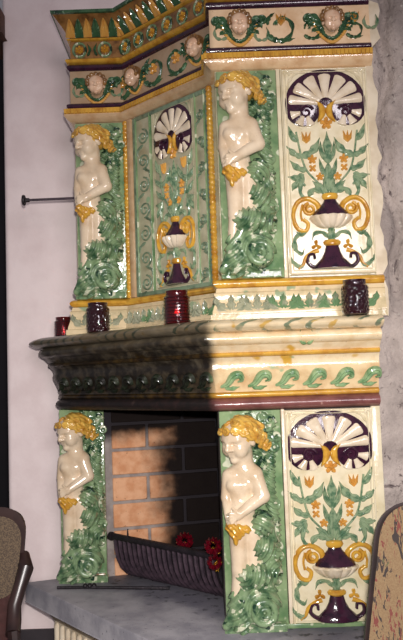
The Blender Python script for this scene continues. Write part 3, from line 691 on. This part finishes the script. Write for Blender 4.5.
for loc, r, m in ((( .385, 2.984, zc-.01), 0, 1), ((.52, 2.984, zc-.03), 0, .6), ((.70, 2.984, zc-.03), 0, .6)): at_face(fz, SCR, 'scroll', loc, r, (m, 1, m))
for loc in ((.385, 2.984, zc+.02), (.70, 2.984, zc+.02)): at_face(fz, TUL, 'flower', loc, 0)
for loc in ((.128, 2.984, zc-.03), (.30, 2.984, zc-.04), (.77, 2.984, zc)): at_face(fz, SPR, 'sprig', loc, 0)
for s, m in ((.245, 1.1), (.405, -1.1), (.02, .9)):
    at_face(fz, SCR, 'scroll', onB(s, .016, zc-.005), ANG, (m, 1, 1.1)); at_face(fz, FLW, 'flower', onB(s, .018, zc), ANG)
for x, m in ((-.58, .5), (-.39, .5)): at_face(fz, SPR, 'sprig', (x, 3.554, zc-.03), 0)
# rosettes of the upper tier
rg = MB(); strip(rg, [Vector((7.6*math.cos(a), 8.6*math.sin(a))) for a in [2*PI*i/24 for i in range(25)]], const(1.7), const(2.4)); RING = rg.mesh('rosette_ring', 'green')
rr = MB(); flower(rr, 0, 0, 5.2, 6, 2.4); ROS = rr.mesh('rosette', 'gold')
cl = MB(); strip(cl, cat([(-9, -8), (-6, 0), (-9, 8)]), wleaf(1.9, 2), const(2.2), 'leaf'); CLF = cl.mesh('leaf', 'deepgreen')
spots = [((-.575, 3.558, 3.133), 0), ((-.445, 3.558, 3.133), 0)]+[(onB(s, .012, 3.133), ANG) for s in (.035, .135, .235, .345, .45, .56)]+[((.17+.12*i, 2.988, 3.133), 0) for i in range(6)]
for loc, r in spots:
    at_face(tf, RING, 'rosette_ring', loc, r); at_face(tf, ROS, 'rosette', loc, r)
    ct, st = math.cos(r), math.sin(r)
    for d in ((-.052, .052) if loc[0] > -.57 else (.052,)): at_face(tf, CLF, 'leaf', (loc[0]+ct*d, loc[1]+st*d, loc[2]), r, (1 if d < 0 else -1, 1, 1))
# leaf tips on the flaring cornice
lt = MB(); strip(lt, [Vector((0, 0)), Vector((0, 6)), Vector((0, 12)), Vector((0, 18)), Vector((0, 22))], lambda t: 6.5*(1-t**1.6)+.3, hleaf(3.2), 'leaf'); LT_O = lt.mesh('leaf_tip', 'orange'); LT_G = lt.mesh('leaf_tip', 'deepgreen')
tilt = math.atan2(.072, .09)
def tip(me, loc, rz):
    o = link('leaf_tip', me, cn); o.matrix_parent_inverse = world_mat(cn).inverted()
    o.matrix_basis = Matrix.Translation(loc) @ Matrix.Rotation(rz, 4, 'Z') @ Matrix.Rotation(tilt, 4, 'X')
for i in range(7): tip((LT_O, LT_G)[i % 2], (-.615+.043*i, 3.55, 3.197), 0)
for i in range(14): tip((LT_O, LT_G)[i % 2], onB(.012+.046*i, .02, 3.197), ANG)
for i in range(16): tip((LT_O, LT_G)[i % 2], (.12+.043*i, 2.98, 3.197), 0)

# side panel with palmette, front panel and the two putti
PW = .365
def panel_at(parent, *a, **k):
    pn = relief_panel(parent, *a, **k); pn.matrix_parent_inverse = world_mat(parent).inverted(); return pn
panel_at(om, (.558, 2.985, 2.745), 0, PW, .885, 1/240, .885/212)
mb = bevel_box(.372, .378, 2.985, 3.02, 1.85, 2.75, .002); part('panel_stile', mb, 'cream', om, **ws)
for x in (.365,): part('panel_stile', bevel_box(x-.012, x+.005, 2.984, 3.02, 1.85, 2.75, .004), 'cream', om, **ws)
putto_pilaster(om, .098, 2.985, 1.852, .255)
putto_pilaster(om, -.605, 3.555, 1.852, .245)
panel_at(om, onB(.352, .006, 2.745), ANG, .29, .885, .29/90, .885/212, 'panelgrey', True)
# borders of the front panel
def bside(name, s0, s1, off, mat): 
    mb = bevel_box(s0, s1, -off, .03, 1.85, 2.748, .003); o = part(name, mb, mat, om); o.matrix_parent_inverse = world_mat(om).inverted(); o.location = onB(0, 0, 0); o.rotation_euler = (0, 0, ANG); return o
def bead_strip(s):
    mb = MB(); n = 40; prof = [(.0125+.0035*abs(math.sin(PI*i/4)), 1.85+.898*i/160) for i in range(161)]
    lathe(mb, prof, 10, s, -.012); o = part('bead_moulding', mb, 'gold', om); o.matrix_parent_inverse = world_mat(om).inverted(); o.location = onB(0, 0, 0); o.rotation_euler = (0, 0, ANG)
bead_strip(.012); bead_strip(.598)
bside('peach_fillet', .032, .062, .022, 'peach'); bside('green_fillet', .064, .082, .012, 'greygreen'); bside('green_fillet', .568, .582, .012, 'greygreen')
for s0, s1 in ((.086, .196), (.503, .566)):
    st = bside('scroll_strip', s0, s1, .008, 'panelgrey'); c = (s0+s1)/2/SX; hw = (s1-s0)/2/SX
    for i in range(7):
        zc_ = (1.91+.121*i)/SX; sg = 1 if i % 2 else -1
        m = MB(); strip(m, spiral(c, zc_, hw*.72, 1.4, -PI/2*sg, -PI/2*sg+sg*3.4*PI, 30), taper(1.5, .9), const(3.9), 'dome')
        strip(m, cat([(c, zc_-hw*.7), (c+sg*hw*.75, zc_-hw*1.1), (c+sg*hw*.8, zc_-hw*1.6)]), wleaf(2.4, 2), const(3.6), 'leaf')
        part('rinceau', m, 'greygreen', st)
    for e in (s0+.003, s1-.003):
        m = MB(); strip(m, [Vector((e/SX, 1.853/SX)), Vector((e/SX, 2.742/SX))], const(.9), const(4), 'dome'); part('edge_fillet', m, 'palegreen', st)
bside('green_border', .08, .57, .0155, 'green').data = bevel_box(.08, .57, -.02, .03, 1.846, 1.868, .004).mesh('green_border', 'greygreen')
bside('green_border', .08, .57, .0155, 'green').data = bevel_box(.08, .57, -.014, .03, 2.728, 2.75, .004).mesh('green_border', 'greygreen')
# ragged plaster edge against the masonry
rnd = random.Random(5); pts = [(.742, 1.68)]; z = 1.68
while z < 3.05:
    pts.append((.772+rnd.uniform(-.012, .014)+(.025 if z > 2.86 else 0), z)); z += rnd.uniform(.03, .06)
pts.append((.742, 3.05)); part('plaster_edge', bevel_prism(pts, 2.992, 3.08, .004, 1, 'xz'), 'limestone', om, **ws)

# ================================================================== MANTELPIECE
LOW = [(.722, 3.0), (.055, 3.0), (-.715, 3.737), (-.745, 3.80), (-.745, 4.07)]
mt = thing('mantelpiece', (.1, 3.6, 1.305), 'overhanging mantel shelf of stacked glazed mouldings, sooted black over the hearth opening', 'mantelpiece')
mb = MB(); prism(mb, LOW+[(.722, 4.07)], 1.32, Z_SHELF); part('core', mb, 'soot', mt, **ws)
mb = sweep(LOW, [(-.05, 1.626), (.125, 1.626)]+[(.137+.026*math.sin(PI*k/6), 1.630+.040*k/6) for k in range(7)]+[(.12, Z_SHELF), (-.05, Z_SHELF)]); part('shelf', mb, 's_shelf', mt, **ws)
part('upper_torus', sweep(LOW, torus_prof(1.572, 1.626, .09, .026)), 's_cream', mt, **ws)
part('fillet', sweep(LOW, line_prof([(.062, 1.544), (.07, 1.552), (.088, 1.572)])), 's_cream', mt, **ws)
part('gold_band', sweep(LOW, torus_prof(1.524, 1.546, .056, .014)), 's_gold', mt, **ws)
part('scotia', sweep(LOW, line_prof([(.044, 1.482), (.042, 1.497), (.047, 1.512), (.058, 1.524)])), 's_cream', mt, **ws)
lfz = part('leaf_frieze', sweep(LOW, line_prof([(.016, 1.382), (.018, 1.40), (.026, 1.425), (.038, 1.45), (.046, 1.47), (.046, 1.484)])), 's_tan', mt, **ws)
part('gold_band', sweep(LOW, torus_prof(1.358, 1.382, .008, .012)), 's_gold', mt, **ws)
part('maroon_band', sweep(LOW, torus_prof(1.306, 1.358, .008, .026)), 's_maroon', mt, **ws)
# wave leaves of the frieze
def wave_mesh():
    m = MB(); strip(m, cat([(-11, -7), (-4, -4), (2, 4), (8, 5), (10, 0), (6, -2)]), lambda t: .8+3.6*math.sin(PI*min(1, t*1.05+.02)), hleaf(4.5), 'leaf')
    strip(m, cat([(-7, -8), (0, -9), (8, -7)]), wleaf(2.2, 2), hleaf(3), 'leaf'); return m.mesh('wave_leaf', 's_leaf')
WAVE = wave_mesh(); PL = offset_path(LOW, .034); wtilt = -math.atan2(.03, .08)
def wave(x, y, rz, sc_=1.0):
    m = WAVE.copy(); X = Matrix.Translation((x, y, 1.432)) @ Matrix.Rotation(rz, 4, 'Z') @ Matrix.Rotation(-wtilt, 4, 'X'); m.transform(X)
    link('wave_leaf', m, lfz, worldspace=True)
for i in range(6): wave(.115+.113*i, PL[1][1], 0)
LB = math.hypot(PL[2][0]-PL[1][0], PL[2][1]-PL[1][1]); db = ((PL[2][0]-PL[1][0])/LB, (PL[2][1]-PL[1][1])/LB); AB = math.atan2(-db[1], -db[0])
for i in range(11): wave(PL[1][0]+db[0]*(.055+.1*i), PL[1][1]+db[1]*(.055+.1*i), AB)
# painted sprig on the torus above
m = SPR.copy(); m.materials[0] = M['s_leaf']; m.transform(Matrix.Translation((.42, 2.902, 1.597))); link('painted_sprig', m, mt, worldspace=True)

# ================================================================== JAMBS
HZ = .43
nj = thing('fireplace_jamb', (.4, 3.15, HZ), 'right jamb under the mantel, cream palmette and urn panel beside a child figure on green', 'fireplace jamb', 'fireplace jambs')
mb = MB(); box(mb, .055, .722, 3.0, 3.35, HZ, 1.304); part('core', mb, 'core', nj, **ws)
putto_pilaster(nj, .058, 2.985, HZ+.002, .252, .872, .985)
panel_at(nj, (.507, 2.985, 1.30), 0, .358, .862, 1.03/240, .862/212, 'cream', True)
part('panel_stile', bevel_box(.312, .328, 2.983, 3.02, HZ+.002, 1.306, .004), 'white', nj, **ws)
part('base_plinth', bevel_box(.055, .722, 2.975, 3.0, HZ, HZ+.018, .004), 'palegreen', nj, **ws)
part('edge_stile', bevel_box(.685, .722, 2.985, 3.02, HZ+.002, 1.306, .004), 'cream', nj, **ws)
fj = thing('fireplace_jamb', (-.65, 3.92, HZ), 'left jamb by the white wall, a child figure on green foliage beside the bricks', 'fireplace jamb', 'fireplace jambs')
mb = MB(); box(mb, -.755, -.535, 3.79, 4.07, HZ, 1.304); part('core', mb, 'core', fj, **ws)
putto_pilaster(fj, -.76, 3.775, HZ+.002, .232, .872, .985)
part('base_plinth', bevel_box(-.745, -.535, 3.765, 3.79, HZ, HZ+.035, .004), 'brown', fj, **ws)

# ================================================================== FIREBOX
fb = thing('firebox', (-.2, 3.9, HZ), 'orange brick firebox wall blackened with soot behind the grate', 'firebox')
a0 = Vector((-.535, 3.84)); a1 = Vector((.12, 4.02)); Lw = (a1-a0).length; wa = math.atan2(a1.y-a0.y, a1.x-a0.x)
def wall_local(mb_src):                                       # bricks are laid in the wall's own frame, then put in place
    X = Matrix.Translation((a0.x, a0.y, 0)) @ Matrix.Rotation(wa, 4, 'Z'); mb_src.v = [tuple(X @ Vector(v)) for v in mb_src.v]; return mb_src
mb = MB(); box(mb, 0, Lw, 0, .03, HZ, 1.304, 1)
z = HZ-.037; row = 0; rnd = random.Random(2)
while z < 1.31:
    h = .137; cuts = {0: [.0, .03, .425, .82], 1: [.0, .03, .228, .62, 1.0]}[row % 2]
    for c0, c1 in zip(cuts, cuts[1:]):
        c1 = min(c1, Lw)
        if c1-c0 < .02: continue
        zz0, zz1 = max(HZ, z+.008), min(1.302, z+h-.008)
        if zz1 > zz0+.01 and c0 > .001:
            bb = bevel_box(c0+.008, c1-.008, -.008+rnd.uniform(-.002, .002), .02, zz0, zz1, .004, 1); mb.add(bb.v, bb.f, 0)
    z += h; row += 1
part('brick_wall', wall_local(mb), ['brick', 'mortar'], fb, **ws)
mb = MB(); prism(mb, [(.12, 4.02), (.33, 3.36), (.37, 3.36), (.16, 4.04)], HZ, 1.304); part('side_wall', mb, 'soot', fb, **ws)

# ================================================================== HEARTH
hp = [(-.765, 4.075), (-.765, 3.85), (-.95, 3.785), (-.05, 2.655), (1.3, 2.6), (1.3, 3.05), (.78, 3.05), (.5, 4.05), (-.2, 4.075)]
mb = bevel_prism(hp, .335, HZ, .005, 2); o = part('hearth_slab', mb, 'slab', None); tag(o, 'thick grey stone hearth slab strewn with ash under the fireplace', 'hearth')
pe = thing('hearth_pedestal', (-.58, 3.78, 0), 'fluted cream stone support under the left end of the hearth slab', 'pedestal')
ped = [(-.187, 2.987), (-.797, 3.753), (-.76, 4.06)]
part('capital', sweep(ped, line_prof([(.0, .245), (.008, .26), (.018, .27), (.03, .287), (.04, .31), (.044, .334)], -.12)), 'limestone', pe, **ws)
mb = MB(); prism(mb, ped+[(-.187, 4.06)], 0, .265); part('shaft', mb, 'limestone', pe, **ws)
dd = (Vector(ped[1])-Vector(ped[0])); Lp = dd.length; dd /= Lp
for i in range(16):
    mb = MB(); lathe(mb, [(.014, .02), (.016, .03), (.016, .23), (.008, .241)], 10, ped[1][0]-dd.x*(.03+.058*i), ped[1][1]-dd.y*(.03+.058*i)); part('reed', mb, 'limestone', pe, **ws)

# ================================================================== FIRE GRATE
gr = thing('fire_grate', (-.25, 3.5, HZ), 'long black cast iron fire basket with curved ribs in front of the bricks', 'fire grate')
g0, g1 = Vector((-.485, 3.755)), Vector((.022, 3.30)); gd = (g1-g0).normalized(); gn = Vector((-gd.y, gd.x)); GL = (g1-g0).length
prof = [(0, .645), (.004, .60), (.016, .545), (.04, .50), (.075, .466), (.11, .447), (.14, .438)]
gp = lambda s, o, z: (g0.x+gd.x*s+gn.x*o, g0.y+gd.y*s+gn.y*o, z)
mb = MB(); tube(mb, [gp(-.012, 0, .652), gp(0, 0, .652), gp(GL, 0, .645)], [.016, .017, .017], 10); tube(mb, [gp(-.03, 0, .652), gp(-.01, 0, .652)], .021, 10); part('top_rail', mb, 'iron', gr, **ws)
mb = MB(); n = len(prof); vs = []
for off in (0, .008):
    for s in (0, GL): vs += [gp(s, o+off, z+off) for o, z in prof]
fs = [(j, j+1, n+j+1, n+j) for j in range(n-1)]+[(2*n+j, 2*n+j+1, 3*n+j+1, 3*n+j) for j in range(n-1)]+[(j, j+1, 2*n+j+1, 2*n+j) for j in range(n-1)]+[(n+j, n+j+1, 3*n+j+1, 3*n+j) for j in range(n-1)]
mb.add(vs, fs); part('basket_plate', mb, 'iron', gr, **ws)
for i in range(20):
    s = .012+(GL-.024)*i/19; mb = MB(); tube(mb, [gp(s, o-.004, z-.003) for o, z in prof], .0095, 6); part('rib', mb, 'rib_iron', gr, **ws)
mb = MB(); tube(mb, [gp(0, .14, .44), gp(GL, .14, .44)], .012, 8); part('bottom_rail', mb, 'iron', gr, **ws)
for s in (.16, GL-.10): part('foot', bevel_box(-.012, .012, -.012, .012, HZ, .45, .003), 'iron', gr, loc=gp(s, .12, 0), **ws)
part('spike', tube(MB(), [gp(.10, .004, .65), gp(.10, .004, .70)], [.006, .003], 6), 'iron', gr, **ws)
pk = thing('poker', (-.46, 3.70, HZ), 'thin iron poker with twisted knob lying on the hearth slab before the grate', 'poker')
part('rod', tube(MB(), [(-.757, 3.64, .4385), (-.62, 3.63, .4385), (-.20, 3.565, .4385)], .0075, 8), 'iron', pk, **ws)
for dx in (-.022, .0, .022): part('knob', lathe(MB(), [(.004, -.012), (.012, -.006), (.014, 0), (.012, .006), (.004, .012)], 10), 'iron', pk, mat=Matrix.Translation((-.595+dx, 3.63, .4445)) @ Matrix.Rotation(PI/2, 4, 'Y'), **ws)
# red flowers with tinsel left in the grate
def red_flower(name, loc, r, label, tins):
    t_ = thing(name, loc, label, 'ornament', 'red ornaments in the grate')
    for k in range(7):
        a = 2*PI*k/7; m = MB(); strip(m, [Vector((0, 0)), Vector((r*.4, 0)), Vector((r*.8, 0)), Vector((r, 0))], lambda t: r*.42*math.sin(PI*(.15+.8*t)), const(r*.22), 'leaf', 0, 1, 1, sd=1)
        X = Matrix.Rotation(-.5, 4, 'X') @ Matrix.Rotation(a, 4, 'Y') @ Matrix.Rotation(.35, 4, 'Z'); part('petal', m, 'red', t_, mat=X)
    part('centre', lathe(MB(), [(.001, -r*.3), (r*.24, -r*.15), (r*.3, 0), (r*.24, r*.15), (.001, r*.3)], 10), 'red' if tins < 3 else 'tinsel', t_, loc=(0, -r*.3, 0))
    rn = random.Random(int(r*1000))
    for i in range(tins):
        p = Vector((rn.uniform(-.1, 1.3)*r, -r*.3, rn.uniform(-1.2, .9)*r)); q = p+Vector((rn.uniform(-1, 1), rn.uniform(-.6, 0), rn.uniform(-1, 1))).normalized()*r*.7
        part('tinsel', tube(MB(), [p, (p+q)/2+Vector((0, -.2*r, 0)), q], .0028, 5), 'tinsel', t_)
red_flower('artificial_flower', (-.118, 3.55, .655), .028, 'dark red flower on the grate rail against the sooty bricks', 2)
red_flower('artificial_flower', (.016, 3.215, .703), .024, 'red flower on the grate beside the knees of the right child figure', 6)
red_flower('artificial_flower', (.020, 3.215, .634), .018, 'red flower with gold tinsel, lower one at the right end of the grate', 26)

# ================================================================== ON THE SHELF
def candle_holder(x, y, label, r=.054, h=.142, lit=False):
    c = thing('candle_holder', (x, y, Z_SHELF), label, 'candle holder', 'red glass candle holders')
    prof = [(r*.82, 0), (r*.95, .004), (r, .012), (r, h*.80), (r*.97, h*.83), (r*.86, h*.86), (r*.86, h*.97), (r*.90, h), (r*.80, h), (r*.80, h*.5), (r*.78, .014), (.001, .012)]
    part('glass', lathe(MB(), prof, 40, cap=False), 'glass_lit' if lit else 'glass', c)
    if not lit:                                             # pressed lozenges
        mb = MB()
        for j in range(7):
            for i in range(20):
                a = 2*PI*(i+.5*(j % 2))/20; z_ = .018+h*.105*j; ca, sa = math.cos(a), math.sin(a); q = []
                for du, dz, dr in ((-.006, 0, 0), (0, -.007, 0), (.006, 0, 0), (0, .007, 0), (0, 0, .0022)): q.append((ca*(r+dr)-sa*du, sa*(r+dr)+ca*du, z_+dz))
                mb.add(q, [(0, 1, 4), (1, 2, 4), (2, 3, 4), (3, 0, 4)])
        part('pressed_pattern', mb, 'glass', c, 10)
    else:
        mb = MB()
        for j in range(8):
            tube(mb, [((r+.001)*math.cos(2*PI*k/40), (r+.001)*math.sin(2*PI*k/40), .012+h*.1*j) for k in range(41)], .0022, 5)
        part('pressed_pattern', mb, 'glass', c)
    part('wax', lathe(MB(), [(r*.74, .016), (r*.74, h*.22), (r*.3, h*.23)], 20), 'candle', c)
    part('wick', tube(MB(), [(0, 0, h*.22), (0, 0, h*.30)], .0015, 5), 'iron', c)
    if lit: part('flame', lathe(MB(), [(.001, h*.26), (.006, h*.31), (.0085, h*.37), (.006, h*.46), (.001, h*.56)], 12), 'flame', c)
    return c
candle_holder(.622, 2.888, 'dark red pressed glass candle holder on the right end of the shelf', .053)
candle_holder(-.102, 3.05, 'lit red glass candle holder glowing at the middle of the shelf', lit=True)
candle_holder(-.492, 3.415, 'dark unlit glass candle holder on the shelf below the left child figure')
candle_holder(-.755, 3.93, 'small red glowing candle holder at the far left end of the shelf, half hidden', .05, .125, lit=True)

# damper rod
dr = thing('damper_rod', (-.62, 3.66, 2.39), 'thin iron damper rod with black knob sticking out before the white wall', 'rod')
part('rod', tube(MB(), [(-.613, 3.65, 2.39), (-.885, 3.65, 2.388)], .0068, 8), plain and 'rib_iron', dr, **ws)
part('knob', lathe(MB(), [(.008, -.028), (.011, -.024), (.011, -.006), (.026, -.004), (.028, .002), (.026, .008), (.012, .012), (.004, .013)], 20), 'iron', dr, mat=Matrix.Translation((-.892, 3.65, 2.388)) @ Matrix.Rotation(-PI/2, 4, 'Y'), **ws)

# ================================================================== CHAIRS
def rounded(pts, r, n=5):
    out = []; N = len(pts)
    for i in range(N):
        p, a, b = Vector(pts[i]), Vector(pts[i-1]), Vector(pts[(i+1) % N]); da, db_ = (a-p).normalized(), (b-p).normalized()
        rr_ = min(r[i] if isinstance(r, list) else r, (a-p).length*.48, (b-p).length*.48); s, e = p+da*rr_, p+db_*rr_
        out += [(q.x, q.y) for q in bez(s, p, e, n)]
    return out
def chair(loc, rotz, label, outline, cloth, seatmat, arms, tiltx, rad=.09, top=.03):
    c = thing('upholstered_chair', loc, label, 'chair', None, rotz)
    TX = Matrix.Translation((0, .0, .45)) @ Matrix.Rotation(tiltx, 4, 'X') @ Matrix.Translation((0, 0, -.45))
    inner = rounded(outline, [.05, .05, rad, rad], 7)
    ctr = Vector((sum(p[0] for p in outline)/4, sum(p[1] for p in outline)/4))
    outer = rounded([tuple(ctr+(Vector(p)-ctr)+Vector((math.copysign(.012, p[0]-ctr.x), top if p[1] > ctr.y else -.02))) for p in outline], [.05, .05, rad+.015, rad+.015], 7)
    part('backrest', bevel_prism(inner, -.045, .03, .018, 3, 'xz'), cloth, c, mat=TX); part('back_frame', bevel_prism(outer, -.018, .045, .012, 2, 'xz'), 'darkwood', c, mat=TX)
    part('seat', bevel_box(-.25, .25, -.50, -.02, .40, .50, .035, 4), seatmat, c); part('seat_rail', bevel_box(-.255, .255, -.49, .03, .34, .41, .008), 'darkwood', c)
    if arms: part('lower_back_panel', bevel_prism([(-.212, .48), (.212, .48), (.218, .752), (-.218, .752)], -.035, .03, .02, 3, 'xz'), 'leather', c, mat=TX)
    for sx_ in (-1, 1):
        part('leg', tube(MB(), [(sx_*.225, -.45, 0), (sx_*.225, -.45, .36)], [.017, .024], 8), 'darkwood', c)
        part('leg', tube(MB(), [(sx_*.225, .04, 0), (sx_*.225, .0, .50)], [.017, .024], 8), 'darkwood', c)
        if arms:
            part('arm', tube(MB(), [TX @ Vector((sx_*.245, .0, .885)), (sx_*.266, -.03, .852), (sx_*.252, -.05, .80), (sx_*.240, -.07, .75), (sx_*.244, -.09, .71), (sx_*.25, -.12, .68)], [.02, .026, .022, .022, .024, .024], 10), 'darkwood', c)
            part('arm_post', tube(MB(), [(sx_*.25, -.115, .69), (sx_*.264, -.12, .55), (sx_*.258, -.13, .38)], [.021, .018, .02], 8), 'darkwood', c)
    return c
chair((-.86, 2.42, 0), -.04, 'dark framed armchair with olive brown back and brown seat before the white wall', [(-.215, .775), (.215, .775), (.240, 1.0), (-.240, 1.0)], 'olive', 'leather', True, -.04, .07, .032)
chair((.815, 2.14, 0), .06, 'chair with floral tapestry back beside the right jamb panel', [(-.395, .50), (.34, .50), (.29, 1.04), (-.29, 1.04)], 'floral', 'floral', False, -.10, .085, .012)
